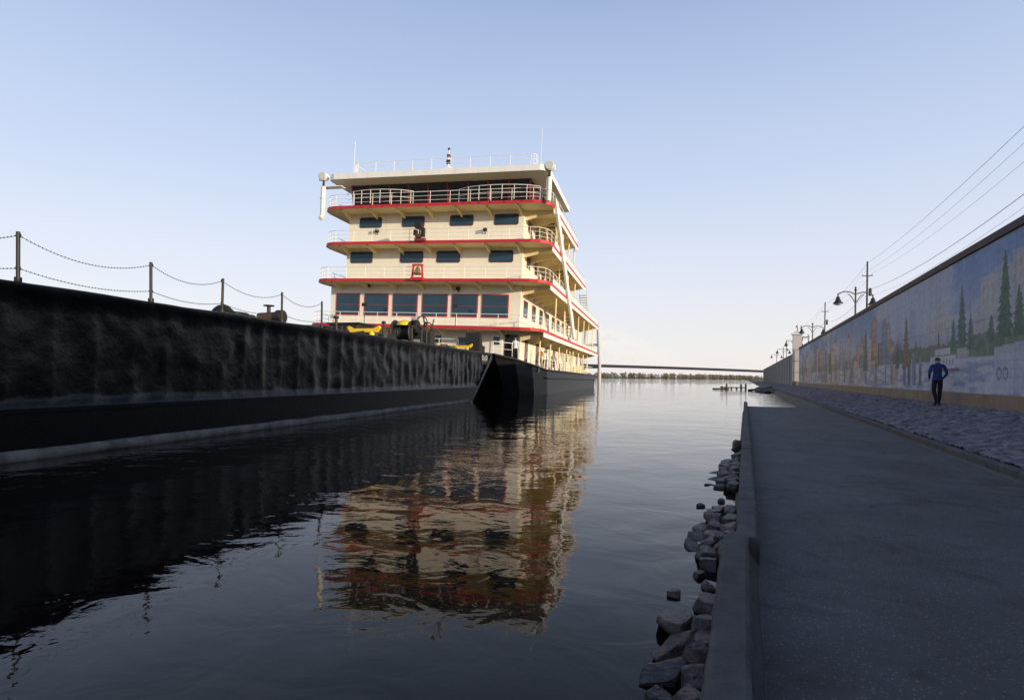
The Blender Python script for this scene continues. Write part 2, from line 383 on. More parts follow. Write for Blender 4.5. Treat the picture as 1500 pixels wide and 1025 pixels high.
row(-0.14,8.6,12.4,0.055,.16); row(-0.30,8.8,11.6,0.01,.17); row(-0.45,9.0,10.4,-0.035,.15,1.3)
row(-0.14,13.8,15.3,0.01,.17,1.3)
for (x,y) in ((-0.33,4.85),(-0.46,4.35),(-0.27,7.9),(-.5,7.5),(-.25,4.6)):
    stone_bm(mb,Vector((x,y,0.0)),(.045,.055,.05),random.choice(stm),k+1); k+=1
mb.obj('riprap_stones')

# ------------------------------------------------------------ flood wall with mural
XW=6.9
wall=empty('mural_flood_wall',(XW,40,0))
mb=MB()
mb.box(XW,XW+0.45,-90,88.5,0.0,5.85,'concrete')
yy=-90
while yy<88: 
    mb.box(XW-0.07,XW+0.52,yy+0.01,min(yy+6.6,88.6),5.853,6.08,'coping'); yy+=6.6
mb.box(XW-0.05,XW-0.003,-90,88.5,0.0,1.22,'tanband')
mb.obj('wall_body',wall,(XW,40,0))
Yg=np.concatenate([np.arange(-6,15,0.12),np.arange(15,46,0.04),np.arange(46,88.4,0.1)])
Zg=np.arange(1.225,5.851,0.04)
Y,Z=np.meshgrid(Yg,Zg)
O=0*Y[...,None]
def lerp(a,b_,t): return a*(1-t[...,None])+b_*t[...,None]
def C(*c): return np.array(c,float)
def sstep(a,b_,x):
    t=np.clip((x-a)/(b_-a),0,1); return t*t*(3-2*t)
hn=(Z-1.225)/4.625
far=sstep(30,44,Y)
sky=lerp(C(.36,.41,.53)+O,C(.17,.27,.50)+O,sstep(.40,1.0,hn))
cl=sstep(.42,.62,fbm(Y*.30+Z*.2,Z*1.1,11,5))
sky=lerp(sky,C(.47,.48,.56)+O,cl*0.75)
col=sky
for (base,amp,fr,cA,cB,sd) in ((3.5,.9,.22,C(.40,.42,.55),C(.33,.36,.50),21),(3.05,.7,.4,C(.50,.44,.36),C(.36,.31,.33),22)):
    hl_=base+amp*(fbm(Y*fr,Y*0,sd)-.35)
    mk=(Z<hl_).astype(float)*.9
    col=lerp(col,lerp(cA+O,cB+O,fbm(Y*2.2,Z*1.4,sd+9)),mk)
bl=((Y<23.2)&(Z<3.6+1.3*sstep(23.2,21.4,Y)+.2*fbm(Y*2,Y*0,77))).astype(float)*.75
col=lerp(col,lerp(C(.50,.46,.40)+O,C(.38,.36,.40)+O,fbm(Y*3,Z*1.2,31)),bl)
rnd=random.Random(5)
for q in range(95):
    y0=rnd.uniform(27,86); wd=rnd.uniform(.6,2.3); h0=rnd.uniform(2.6,5.0) if y0>34 else rnd.uniform(2.6,3.5)
    shade=rnd.uniform(.75,1.2); cc=rnd.choice([C(.46,.30,.17),C(.55,.44,.32),C(.36,.20,.14),C(.34,.38,.50),C(.52,.48,.46),C(.52,.28,.12),C(.24,.30,.44),C(.58,.50,.30)])*shade
    mk=((Y>y0)&(Y<y0+wd)&(Z<h0)&(Z>2.0)).astype(float)*0.7
    col=lerp(col,cc+O,mk)
    sd_=((Y>y0+wd*.72)&(Y<y0+wd)&(Z<h0)&(Z>2.0)).astype(float)*.3
    col=lerp(col,cc*.4+O,sd_)
    wk=((Y>y0+.1)&(Y<y0+wd-.1)&(Z<h0-.2)&(Z>2.1)&(((Y-y0)%.36)>.2)&(((Z)%.42)>.24)).astype(float)*0.5
    col=lerp(col,cc*.4+O,wk)
    mk=((Z>=h0)&(Z<h0+0.5-np.abs(Y-(y0+wd/2))*1.0/wd)&(Y>y0)&(Y<y0+wd)).astype(float)*0.6*(rnd.random()<.55)
    col=lerp(col,C(.26,.16,.15)+O,mk)
for (y0,y1,z0,z1) in ((24.8,28.2,3.3,3.95),(25.6,27.2,3.95,4.25),(26.2,26.6,4.25,4.6),(21.2,22.4,3.9,4.9),(19.0,20.0,4.3,5.3),(16.4,18.4,4.2,5.1)):
    mk=((Y>y0)&(Y<y1)&(Z>z0)&(Z<z1)).astype(float)*.65
    col=lerp(col,C(.52,.47,.38)+O,mk)
    mk=((Y>y0)&(Y<y1)&(Z>z0+.08)&(Z<z1-.1)&(((Y*2.7)%1)>.55)&((Z*2.6)%1>.4)).astype(float)*.4
    col=lerp(col,C(.26,.26,.32)+O,mk)
belt=2.85+.45*fbm(Y*1.6,Y*0,41)
mk=((Z<belt)&(Z>2.1)&(fbm(Y*.5,Y*0,44)>.38)).astype(float)*(.5+.5*fbm(Y*5,Z*5,42))
col=lerp(col,lerp(C(.05,.11,.055)+O,C(.16,.22,.09)+O,fbm(Y*4,Z*6,43)),np.clip(mk*1.1,0,1)*np.where(Y<34,.95,.5))
wl=2.35+.14*fbm(Y*.6,Y*0,51)
mk=(Z<wl).astype(float)
fg=lerp(C(.27,.32,.45)+O,C(.52,.52,.57)+O,sstep(.38,.60,fbm(Y*1.0,Z*6,52)))
fg=lerp(fg,C(.40,.30,.22)+O,sstep(.45,.65,fbm(Y*.5,Z*1.0,53))*np.where(Y>30,.85,.12))
col=lerp(col,fg,mk)
for q in range(46):
    y0=rnd.uniform(29,84); hh_=rnd.uniform(.9,1.7); cc=rnd.choice([C(.34,.10,.08),C(.12,.15,.30),C(.5,.42,.3),C(.10,.09,.09),C(.55,.52,.48),C(.13,.20,.13)])
    bw=hh_*.17
    mk=((np.abs(Y-y0)<bw*(1.1-.5*np.abs((Z-1.4)/hh_-.5)))&(Z>1.4)&(Z<1.4+hh_*.83)).astype(float)*.7; col=lerp(col,cc+O,mk)
    mk=(((Y-y0)**2+(Z-(1.4+hh_*.92))**2)<(hh_*.085)**2).astype(float)*.7; col=lerp(col,C(.45,.30,.22)+O,mk)
def conifer(yc,zb,zt,wd,cc):
    global col
    tt=(Z-zb)/(zt-zb)
    edge=wd*(np.clip(1-tt,0,1))**.75*(.72+.45*(((tt*9+.4*vnoise(Y*4,Z*4,65))%1)*-1+.8))+.10*(vnoise(Z*14,Y*9,61)-.5)
    mk=((tt>0)&(tt<1)&(np.abs(Y-yc)<edge)).astype(float)
    c_=cc*(.5+1.1*fbm((Y-yc)*6,Z*9,62))[...,None]
    col=lerp(col,c_,mk*.93)
G1=C(.06,.125,.07)
conifer(20.55,2.9,5.45,.62,G1); conifer(19.6,2.9,4.3,.5,G1*1.2); conifer(21.5,2.8,3.7,.4,G1*1.3)
conifer(24.05,2.75,4.95,.62,G1*1.15); conifer(24.9,2.7,3.9,.42,G1*1.4); conifer(23.2,2.7,3.9,.4,G1*1.3)
conifer(31.4,2.2,4.55,.85,C(.22,.15,.09)); conifer(33.0,2.2,3.4,.5,C(.13,.14,.08)); conifer(41,2.2,4.9,.9,C(.13,.16,.09)); conifer(57,2.2,4.6,1.2,C(.15,.16,.09))
conifer(15.4,2.6,5.0,.7,G1); conifer(9,2.6,5.2,.8,G1)
mk=((Y>17.2)&(Y<21.25)&(Z>1.35)&(Z<2.75-(Y-19)*.05)).astype(float)*.8; col=lerp(col,C(.46,.47,.54)+O,mk)
mk=((Y>17.4)&(Y<21.1)&(Z>1.5)&(Z<2.6)&((Z*4%1)>.9)).astype(float)*.4; col=lerp(col,C(.25,.26,.33)+O,mk)
for yc in (20.9,20.45):
    rr=np.sqrt((Y-yc)**2+(Z-1.85)**2); mk=((rr<.19)&(rr>.13)).astype(float)*.8; col=lerp(col,C(.10,.10,.12)+O,mk)
mk=((Y>24.6)&(Y<27.6)&(Z>2.1)&(Z<2.55)).astype(float)*.85; col=lerp(col,C(.60,.59,.60)+O,mk)
mk=((Y>24.7)&(Y<27.5)&(Z>2.2)&(Z<2.45)&((Y*3%1)>.6)).astype(float)*.7; col=lerp(col,C(.18,.19,.23)+O,mk)
mk=((Y>25.2)&(Y<27.0)&(Z>2.6)&(Z<2.85)).astype(float)*.85; col=lerp(col,C(.60,.59,.58)+O,mk)
for yc in (25.5,26.6):
    mk=((np.abs(Y-yc)<.05)&(Z>2.85)&(Z<3.5)).astype(float)*.9; col=lerp(col,C(.08,.08,.09)+O,mk)
mk=((Y>24.2)&(Y<27.9)&(Z>1.98)&(Z<2.1)).astype(float)*.8; col=lerp(col,C(.18,.08,.08)+O,mk)
col=lerp(col,col*C(1.15,1.03,.88),far*.7)
pal=(Y//6.6)
col=col*(0.94+0.12*hsh(pal,pal*0,70))[...,None]
jt=((Y%6.6)<.05)|((np.abs(Z-3.55)<.018))
col=np.where(jt[...,None],col*.7,col)
col=col*(.86+.26*fbm(Y*3,Z*.5,80))[...,None]
# sun-bleached paint
gm=(col.mean(-1,keepdims=True)); col=gm+(col-gm)*.80; col=col*.90+.035
g=grid_obj('mural_painting',np.full(Y.shape,XW-0.006-XW),Y-40,Z,attr_mat('mural_paint',0.75,0.002,60,0.12,5),col,wall)
mb=MB(); mb.box(XW,XW+.45,93,260,0,5.5,'concrete'); mb.box(XW-.05,XW+.5,93,260,5.503,5.68,'kerb')
for q in range(27): mb.box(XW-.12,XW-.002,94+q*6,94.35+q*6,0,5.3,'concrete')
mb.obj('flood_wall')
mb=MB()
mb.box(XW-.75,XW+.35,88.8,90.0,0,7.9,'postcream'); mb.box(XW-.9,XW+.5,88.65,90.15,7.903,8.15,'white'); mb.box(XW-.82,XW+.42,88.72,90.08,0.1,1.4,'concrete')
mb.box(XW-.55,XW+.15,89,89.8,8.153,8.4,'postcream')
for z in (2.6,4.2,5.8): mb.box(XW-.79,XW+.39,88.76,90.04,z,z+.08,'concrete')
mb.cyl((XW-.2,89.4,8.4),(XW-.2,89.4,8.9),.05,'pole'); mb.lathe((XW-.2,89.4,8.9),[(0.01,.45),(.15,.38),(.2,.2),(.15,.03),(.05,0)],'lampglass')
mb.obj('floodgate_post')

# ------------------------------------------------------------ street lamps and poles
def lamp(x,y,zt,span,zg=0.8):
    mb=MB()
    mb.cyl((0,0,zg),(0,0,zg+.9),.16,'pole',12,.12); mb.cyl((0,0,zg+.9),(0,0,zt),.085,'pole',10,.06)
    mb.lathe((0,0,zt),[(.06,0),(.12,.05),(.05,.14),(.09,.2),(.01,.36)],'pole')
    for sg in (-1,1):
        pts=[(0,sg*span*t/2,zt-.28+.20*math.sin(t*math.pi)+.0) for t in np.linspace(0,1,9)]
        mb.tube(pts,.045,'pole',8)
        pts=[(0,sg*span*(.05+.4*t)/2,zt-.9+.62*math.sin(t*math.pi/2)) for t in np.linspace(0,1,7)]
        mb.tube(pts,.03,'pole',6)
        ye=sg*span/2
        mb.cyl((0,ye,zt-.28),(0,ye,zt-.5),.05,'pole',8)
        mb.lathe((0,ye,zt-.5),[(.05,.02),(.12,-.04),(.17,-.22),(.24,-.38),(.36,-.5),(.37,-.54),(.32,-.54)],'pole')
        mb.lathe((0,ye,zt-1.02),[(.30,0),(.26,-.08),(.14,-.14),(.01,-.16)],'lampglass')
    o=mb.obj('street_lamp'); o.location=(x,y,0); o.rotation_euler=(0,0,R(-60)); return o
lamp(7.9,51.3,8.6,3.0); lamp(7.9,82,8.6,3.0); lamp(7.9,112,8.6,3.0); lamp(7.9,142,8.6,3.0); lamp(7.9,172,8.6,3.0)
upx=12.0; upy=[20,71,106,150,200]; uz=13.9
for y in upy:
    mb=MB(); mb.cyl((0,0,.6),(0,0,uz+.5),.14,'wood',10,.08)
    mb.box(-.06,.06,-.06,.06,uz-.1,uz,'wood'); mb.box(-.5,.5,-.16,-.1,uz-1.1,uz-1.02,'wood')
    for xx in (-.45,.45): mb.lathe((xx,-.13,uz-1.02),[(.03,0),(.05,.05),(.03,.08),(.05,.11),(.01,.16)],'lampglass',8)
    mb.cyl((.3,0,uz-3.2),(.3,0,uz-2.4),.16,'pole',10)
    o=mb.obj('utility_pole'); o.location=(upx,y,0)
mb=MB()
spn=[-45]+upy
for a,b_ in zip(spn[:-1],spn[1:]):
    for (dx,dz,sag,r) in ((0,.3,.7,.012),(-.45,-.8,.9,.008),(.45,-.8,.9,.008),(0,-2.6,1.1,.018),(-.2,-3.3,1.2,.008)):
        pts=[(upx+dx,a+(b_-a)*t,uz+dz-4*sag*t*(1-t)) for t in np.linspace(0,1,15)]
        mb.tube(pts,r,'wire',4)
mb.obj('power_lines')

# ------------------------------------------------------------ BARGE (frame B)
Rb=Matrix.Rotation(BROT,4,'Z')@Matrix.Scale(S,4)
def bframe(name,piv,list_=0.0):
    e=empty(name); e.matrix_world=Rb@Matrix.Translation(piv)@Matrix.Rotation(list_,4,'Y'); return e
BP=(-15.5,10,0)
barge=bframe('deck_barge',BP)
BX=-10.2; H=2.95
tt=np.linspace(0,1,700); zz=np.concatenate([np.linspace(-.3,.0,3),np.linspace(.06,H,40)])
T,Zb=np.meshgrid(tt,zz)
yend=31.2+Zb/H*4.0
Yb=-12+T*(yend+12)
rib=np.abs(np.sin(np.pi*Yb/0.78+1.1*(vnoise(Yb*.35,Yb*0,12)-.5)))**0.5
up=sstep(.85,1.0,Zb)
env=up*sstep(H,H-.35,Zb)
D=-0.05*rib*env*(0.2+1.4*vnoise(Yb*.6,Zb*.9,5))-0.08*fbm(Yb*1.3,Zb*1.6,6)*env-0.05*(vnoise(Yb*3.5,Zb*2.4,8))*env
Xb=BX+D+0.02*np.exp(-((Zb-H+.06)/.05)**2)
Zb2=Zb+np.where(Zb>H-.1,0.025*(fbm(Yb*.7,Yb*0,9)-.5)*2,0)
grid_obj('side_shell',Xb-BP[0],Yb-BP[1],Zb2,M['barge'],None,barge)
mb=MB()
x0=-21.0; x1=BX-.22
mb.prismx([(-12,-.4),(30.8,-.4),(34.9,H-.03),(-12,H-.03)],x0,x1,'hull')
mb.box(x0,BX-.02,-12,35.1,H-.028,H+.0,'bdeck')
mb.prismx([(31.15,0.0),(35.2,H-.02),(35.3,H-.02),(35.3,H-.35),(31.3,-.0)],x0,BX-.004,'hull')
mb.obj('body',barge,BP)
mb=MB()
mb.prismx([(-12,.78),(32.2,.78),(32.25,.86),(-12,.86)],BX-.1,BX+.035,'wale')
mb.prismx([(-12,0.1),(31.3,0.1),(32.15,.77),(-12,.77)],BX-.1,BX+.012,'wale')
mb.obj('lower_strake',barge,BP)
Ys=np.linspace(-12,30.6,300); prof=[(-.03,-.1),(.10,-.02),(.13,.06),(.09,.13),(.02,.17),(-.02,.19)]
Xm=np.array([[BX+p[0]*(1+.5*(vnoise(np.array(y*2.2),np.array(i*1.0),3)-.5)) for y in Ys] for i,p in enumerate(prof)])
Zm=np.array([[p[1]+.05*(fbm(np.array(y*1.4),np.array(i*.3),4)-.5) for y in Ys] for i,p in enumerate(prof)])
Ym=np.tile(Ys,(len(prof),1))
grid_obj('mud_ledge',Xm-BP[0],Ym-BP[1],Zm,M['mud'],None,barge)
mb=MB()
pts=[(BX-.02,y,H-.015+.012*math.sin(y*1.7)) for y in np.linspace(-12,35.1,90)]
mb.tube(pts,.03,'barge',6); mb.tube([(BX-.1,35.15,H),(x0,35.15,H)],.04,'barge',6)
mb.obj('gunwale',barge,BP)
mb=MB(); py=[-1.6,0.6,2.8,5.0,7.19,9.77,11.8,14.1,16.1]; px=BX-.12
for y in py:
    lean=random.uniform(-.02,.02)
    mb.cyl((px,y,H),(px+lean,y,H+.86),.030,'steel',8); mb.cyl((px,y,H),(px,y,H+.1),.055,'steel',8)
    mb.torus((px,y,H+.80),.04,.01,'steel','x',10,5); mb.torus((px,y,H+.25),.04,.01,'steel','x',10,5)
for a,b_ in zip(py[:-1],py[1:]):
    for zt,sg in ((.80,.24),(.25,.12)):
        pts=[(px,a+(b_-a)*t,H+zt-4*sg*t*(1-t)*(1+.1*math.sin(a*3))) for t in np.linspace(0,1,41)]
        mb.tube(pts,.0045,'steel',5)
        for p in pts: mb.torus(p,.010,.004,'steel','x',6,4)
mb.obj('chain_railing',barge,BP)
def kevel(mb,x,y,m='yellow',s=1.0,ax='y'):
    for d in (-.35,.35):
        a,b_=((x,y+d*s) if ax=='y' else (x+d*s,y)); mb.cyl((a,b_,H),(a,b_,H+.30*s),.12*s,m,12)
    e=[(-.75,.46),(-.62,.28),(.62,.28),(.75,.46),(.72,.55),(.5,.44),(-.5,.44),(-.72,.55)]
    if ax=='y': mb.prismx([(y+p*s,H+q*s) for p,q in e],x-.09*s,x+.09*s,m)
    else: mb.prismy([(x+p*s,H+q*s) for p,q in e],y-.09*s,y+.09*s,m)
mb=MB(); kevel(mb,-11.5,21,ax='x',s=.95); kevel(mb,-11.3,32.6,s=.85,ax='x'); kevel(mb,-12.9,31.8,s=.85,ax='x'); kevel(mb,-15.5,33,s=.9,ax='x'); kevel(mb,-11.3,4)
mb.obj('kevels',barge,BP)
mb=MB(); cx,cy=-13.9,30.0
for d in (-.55,.55):
    mb.lathe((cx+d,cy,H+.95),[(.05,-.04),(.72,-.04),(.75,0),(.72,.04),(.05,.04)],'steel',24,'x')
mb.cyl((cx-.55,cy,H+.95),(cx+.55,cy,H+.95),.42,'rust',20)
for q in range(10): mb.torus((cx-.45+q*.1,cy,H+.95),.44,.04,'steel','x',20,6)
mb.lathe((cx+.75,cy,H+1.25),[(.02,-.08),(.42,-.08),(.45,0),(.42,.08),(.02,.08)],'steel',20,'x')
mb.lathe((cx+.1,cy-.2,H+1.35),[(.45,0),(.45,.1),(.34,.22),(.12,.3),(.01,.32)],'yellow',16)
mb.prismx([(cy-.9,H),(cy+.9,H),(cy+.2,H+1.05),(cy-.2,H+1.05)],cx-.85,cx-.75,'steel'); mb.prismx([(cy-.9,H),(cy+.9,H),(cy+.2,H+1.05),(cy-.2,H+1.05)],cx+.62,cx+.7,'steel')
mb.box(cx-1.1,cx+.9,cy-1,cy+1,H,H+.15,'steel')
mb.box(cx+.95,cx+1.7,cy-.3,cy+.4,H,H+.95,'steel'); mb.cyl((cx+1.3,cy,H+.95),(cx+1.15,cy,H+1.9),.045,'steel'); mb.cyl((cx+1.55,cy,H+.9),(cx+1.8,cy,H+1.7),.035,'steel')
mb.torus((cx+1.1,cy-.1,H+1.55),.32,.03,'steel','y'); mb.torus((cx+1.5,cy-.2,H+1.2),.3,.03,'steel','y')
mb.obj('deck_winch',barge,BP)
mb=MB()
mb.box(-15.9,-14.3,25.5,27.0,H,H+1.05,'steel'); mb.box(-16,-14.2,25.4,27.1,H+1.053,H+1.13,'steel')
for q in range(6): mb.box(-15.8+q*.28,-15.7+q*.28,25.46,25.499,H+.1,H+.95,'rust')
for i,(x,y,r) in enumerate(((-12.4,14.6,.42),(-12.3,14.7,.33),(-12.6,15.3,.38))):
    for q in range(3): mb.torus((x,y,H+.08+q*.12),r-.03*q,.06,'steel')
for q in range(4): mb.torus((-12.5+.08*q,14.3,H+.12),.42-.05*q,.045,'steel','y')
mb.box(-12.9,-12.2,16.1,16.7,H,H+.22,'steel'); mb.cyl((-12.85,16.4,H+.4),(-12.15,16.4,H+.42),.17,'rust',14); mb.cyl((-12.5,16.4,H+.2),(-12.5,16.4,H+.8),.06,'steel'); mb.torus((-12.5,16.4,H+.8),.16,.02,'steel','z'); mb.cyl((-12.15,16.4,H+.42),(-11.95,16.4,H+.42),.23,'steel',14)
for (x,y,hh) in ((-11.2,18.4,.55),(-11.4,22.5,.75),(-11.2,25,.8),(-11.5,27.5,1.2),(-12.2,28.5,1.0)):
    mb.cyl((x,y,H),(x,y,H+hh),.05,'steel'); mb.lathe((x,y,H+hh),[(.05,0),(.10,.02),(.10,.08),(.04,.12),(.01,.12)],'steel',10)
mb.tube([(-11.3,16.5,H+.12),(-11.4,18,H+.25),(-11.35,19.6,H+.1),(-11.5,21,H+.3),(-11.6,23,H+.1)],.045,'steel')
for q in range(22):
    x=random.uniform(-12.9,-11.3); y=random.uniform(18,33); mb.box(x-.15,x+.2,y-.12,y+.14,H,H+random.uniform(.1,.4),random.choice(['steel','rust']),random.random())
mb.obj('deck_gear',barge,BP)
mb=MB()
for q in range(5):
    mb.box(BX+.0,BX+.02,26.2,26.26,.95+q*.35,1.05+q*.35,'paintwhite')
mb.obj('draft_marks',barge,BP)
cu=bpy.data.curves.new('num','FONT'); cu.body='849'; cu.size=.80; cu.extrude=.004
to=bpy.data.objects.new('tmp',cu); scene.collection.objects.link(to)
dg=bpy.context.evaluated_depsgraph_get(); me=bpy.data.meshes.new_from_object(to.evaluated_get(dg)); bpy.data.objects.remove(to)
me.materials.clear(); me.materials.append(M['paintwhite'])
to=bpy.data.objects.new('hull_number',me); scene.collection.objects.link(to); to.parent=barge
to.matrix_local=Matrix.Translation((BX+.012-BP[0],33.0-BP[1],H-.72))@Matrix.Rotation(R(90),4,'Z')@Matrix.Rotation(R(90),4,'X')

# ------------------------------------------------------------ TOWBOAT (frame B)
TP=(-8,50,8); LIST=R(1.8)
boat=bframe('towboat',TP,LIST)
def outl(xl,xr,y0,y1,ch=1.0):
    pts=[(xl,y1),(xl,y0+ch*1.2)]
    for t in (30,60): pts.append((xl+ch*(1-math.cos(R(t))),y0+ch*1.2*(1-math.sin(R(t)))))
    pts.append((xl+ch,y0)); 
    pts.append((xr-ch,y0))
    for t in (60,30): pts.append((xr-ch*(1-math.cos(R(t))),y0+ch*1.2*(1-math.sin(R(t)))))
    pts+=[(xr,y0+ch*1.2),(xr,y1)]
    return pts
def band(mb,pts,z0,z1,t,m,closed=False):
    n_=len(pts)
    P=[Vector((p[0],p[1])) for p in pts]
    cx=sum(p.x for p in P)/n_; cy=sum(p.y for p in P)/n_
    if n_==2: cx-=5
    N=[]
    for i in range(n_):
        a=P[max(i-1,0)]; c_=P[min(i+1,n_-1)]; d=(c_-a).normalized(); nn=Vector((d.y,-d.x))
        if nn.dot(P[i]-Vector((cx,cy)))<0: nn=-nn
        N.append(nn)
    vs=[];fs=[]
    for p,nn in zip(P,N):
        for (o,z) in ((0,z0),(t,z0),(t,z1),(0,z1)): q=p+nn*o; vs.append((q.x,q.y,z))
    for i in range(n_-1):
        for k in range(4): fs.append((i*4+k,(i+1)*4+k,(i+1)*4+(k+1)%4,i*4+(k+1)%4))
    fs+= [(0,1,2,3),(n_*4-4,n_*4-3,n_*4-2,n_*4-1)]
    mb.add(vs,fs,m)
def rail(mb,pts,z,h=.95,bars=3,sp=1.5,m='white',r=.022):
    for i,(a,b_) in enumerate(zip(pts[:-1],pts[1:])):
        a=Vector((a[0],a[1],z)); b_=Vector((b_[0],b_[1],z)); L=(b_-a).length
        k=max(1,round(L/sp))
        for q in range(k+(1 if i==len(pts)-2 else 0)):
            p=a.lerp(b_,q/k); mb.cyl(p,p+Vector((0,0,h)),r,m,5,cap=False)
        for q in range(bars):
            zz_=Vector((0,0,h*(q+1)/bars)); mb.cyl(a+zz_,b_+zz_,r*(1.1 if q==bars-1 else .7),m,5,cap=False)
def inset(pts,d):
    cx=sum(p[0] for p in pts)/len(pts)
    return [(p[0]+(d if p[0]<cx else -d),p[1]+d) for p in pts]
mb=MB()
top=[(-10.3,36.6),(-9.5,39.2),(-8.95,42.5),(-8.62,47),(-8.6,87),(-26.5,87),(-26.5,47),(-26.2,42.5),(-25.6,39),(-24.8,36.6)]
bot=[(-10.9,42.2),(-10.0,43.4),(-9.2,45.2),(-8.75,48.5),(-8.7,86.5),(-26.4,86.5),(-26.4,48),(-26,45.2),(-25.2,43.4),(-24.3,42.2)]
ztop=[2.95,2.75,2.45,2.1,1.85,1.85,2.1,2.45,2.75,2.95]
nn=len(top); vs=[]
for k,(lev) in enumerate((0,.33,.66,1.0)):
    for (a,b_,zt) in zip(bot,top,ztop):
        q=lev**1.25
        vs.append((a[0]*(1-lev)+b_[0]*lev,a[1]*(1-q)+b_[1]*q,-.8*(1-lev)+zt*lev))
fs=[(k*nn+i,k*nn+(i+1)%nn,(k+1)*nn+(i+1)%nn,(k+1)*nn+i) for k in range(3) for i in range(nn)]
mb.add(vs,fs,'hull',False)
mb.add([(p[0],p[1],z-.01) for p,z in zip(top,ztop)],[tuple(range(nn))],'deckgrey')
mb.tube([(p[0],p[1],z-.08) for p,z in zip(top,ztop)][:5],.09,'steel',8)
mb.tube([(p[0]+.02,p[1],z-.75) for p,z in zip(top,ztop)][3:5],.07,'steel',8)
mb.obj('hull',boat,TP)
FY=41.9; XR=-9.9
def house(mb,xl,xr,y0,y1,z0,z1,m='cream'): mb.box(xl,xr,y0,y1,z0,z1,m)
D1,D2,D3,D4,RF=4.95,8.45,11.33,14.15,16.3
mb=MB()
house(mb,-25.5,XR,FY+.4,80,1.6,D1-.12); house(mb,-26.0,XR,FY,78,D1,D2-.12); house(mb,-24.7,XR,FY,66,D2,D3-.12)
house(mb,-24.6,XR,FY,56,D3,D4-.12)
mb.box(-24.4,-9.4,FY-.1,50,D4,D4+.5,'cream'); mb.box(-24.1,-9.7,FY+1.6,49.7,D4+.5,RF,'cream')
mb.obj('deckhouses',boat,TP)
mb=MB()
mb.prismx([(FY+.1,D4+.5),(FY-.25,RF),(FY+1.5,RF),(FY+1.5,D4+.5)],-24.3,-9.5,'darkglass')
mb.box(-9.497,-9.45,FY+.5,48,D4+.52,RF-.05,'darkglass')
nW=9
for q in range(nW+1):
    x=-24.3+q*(14.8/nW); mb.prismx([(FY+.07,D4+.5),(FY-.30,RF),(FY-.22,RF),(FY+.15,D4+.5)],x-.07,x+.07,'maroon')
mb.box(-24.35,-9.4,FY-.16,FY-.02,D4+.48,D4+.56,'maroon')
for y in (43,44.7,46.4,48): mb.box(-9.45,-9.40,y-.06,y+.06,D4+.5,RF,'maroon')
mb.obj('wheelhouse_windows',boat,TP)
mb=MB()
def win(xa,xb,za,zb,y=FY,fr='maroon',fw=.04,gl='glass'):
    ch=.08
    o=lambda e:[(xa-e,za+ch-e*.3),(xa+ch-e*.3,za-e),(xb-ch+e*.3,za-e),(xb+e,za+ch-e*.3),(xb+e,zb-ch+e*.3),(xb-ch+e*.3,zb+e),(xa+ch-e*.3,zb+e),(xa-e,zb-ch+e*.3)]
    mb.prismy(o(fw),y-.035,y-.002,fr); mb.prismy(o(0),y-.05,y-.036,gl)
for xa in (-25.4,-22.85,-20.33,-17.8,-15.33,-12.88):
    xb=xa+2.0
    mb.box(xa-.07,xb+.07,FY-.05,FY-.003,5.83,7.62,'red'); mb.box(xa,xb,FY-.075,FY-.052,5.9,7.55,'glass')
    mb.box(xa,xb,FY-.085,FY-.077,6.68,6.72,'maroon')
for xa,xb in ((-23.6,-21.7),(-19.86,-18.0),(-15.8,-13.95),(-12.2,-10.35)): win(xa,xb,12.95,13.72)
for xa,xb in ((-24.3,-22.4),(-19.9,-18.0),(-16.8,-14.9),(-12.5,-10.65)): win(xa,xb,10.10,10.95)
for xa in (-12.2,-17,-22): 
    mb.box(xa,xa+.9,FY+.34,FY+.397,2.75,4.65,'white'); mb.box(xa+.2,xa+.7,FY+.31,FY+.337,3.8,4.4,'glass')
mb.box(-14.9,-13.6,FY+.33,FY+.397,3.5,4.3,'glass'); mb.box(-20.3,-19.3,FY+.33,FY+.397,3.5,4.3,'glass')
mb.box(-11.1,-10.1,FY+.33,FY+.397,2.65,4.6,'darkglass')
def sw(y0,y1,z0,z1,m='glass'): mb.box(XR+.003,XR+.03,y0-.06,y1+.06,z0-.06,z1+.06,'red' if m=='glass' else 'maroon'); mb.box(XR+.032,XR+.05,y0,y1,z0,z1,m)
for y in np.arange(43,77,3.1): sw(y,y+1.3,6.1,7.3)
for y in np.arange(43.4,65,3.0): sw(y,y+1.1,10.0,10.9)
for y in np.arange(43.4,55,3.0): sw(y,y+1.1,12.8,13.6)
for y in np.arange(44,79,4.3): sw(y,y+.9,2.4,4.3,'white' if int(y)%2 else 'glass')
for y in (50,60.5,70): sw(y,y+.8,5.0,6.9,'white')
mb.obj('cabin_windows_and_doors',boat,TP)
mb=MB(); rb=MB()
decks=[(D1,-27.1,-8.0,40.0,83,1.4),(D2,-26.6,-7.6,40.0,78,1.3),(D3,-26.1,-7.6,40.1,62,1.3),(D4,-26.1,-7.6,40.1,55,1.2)]
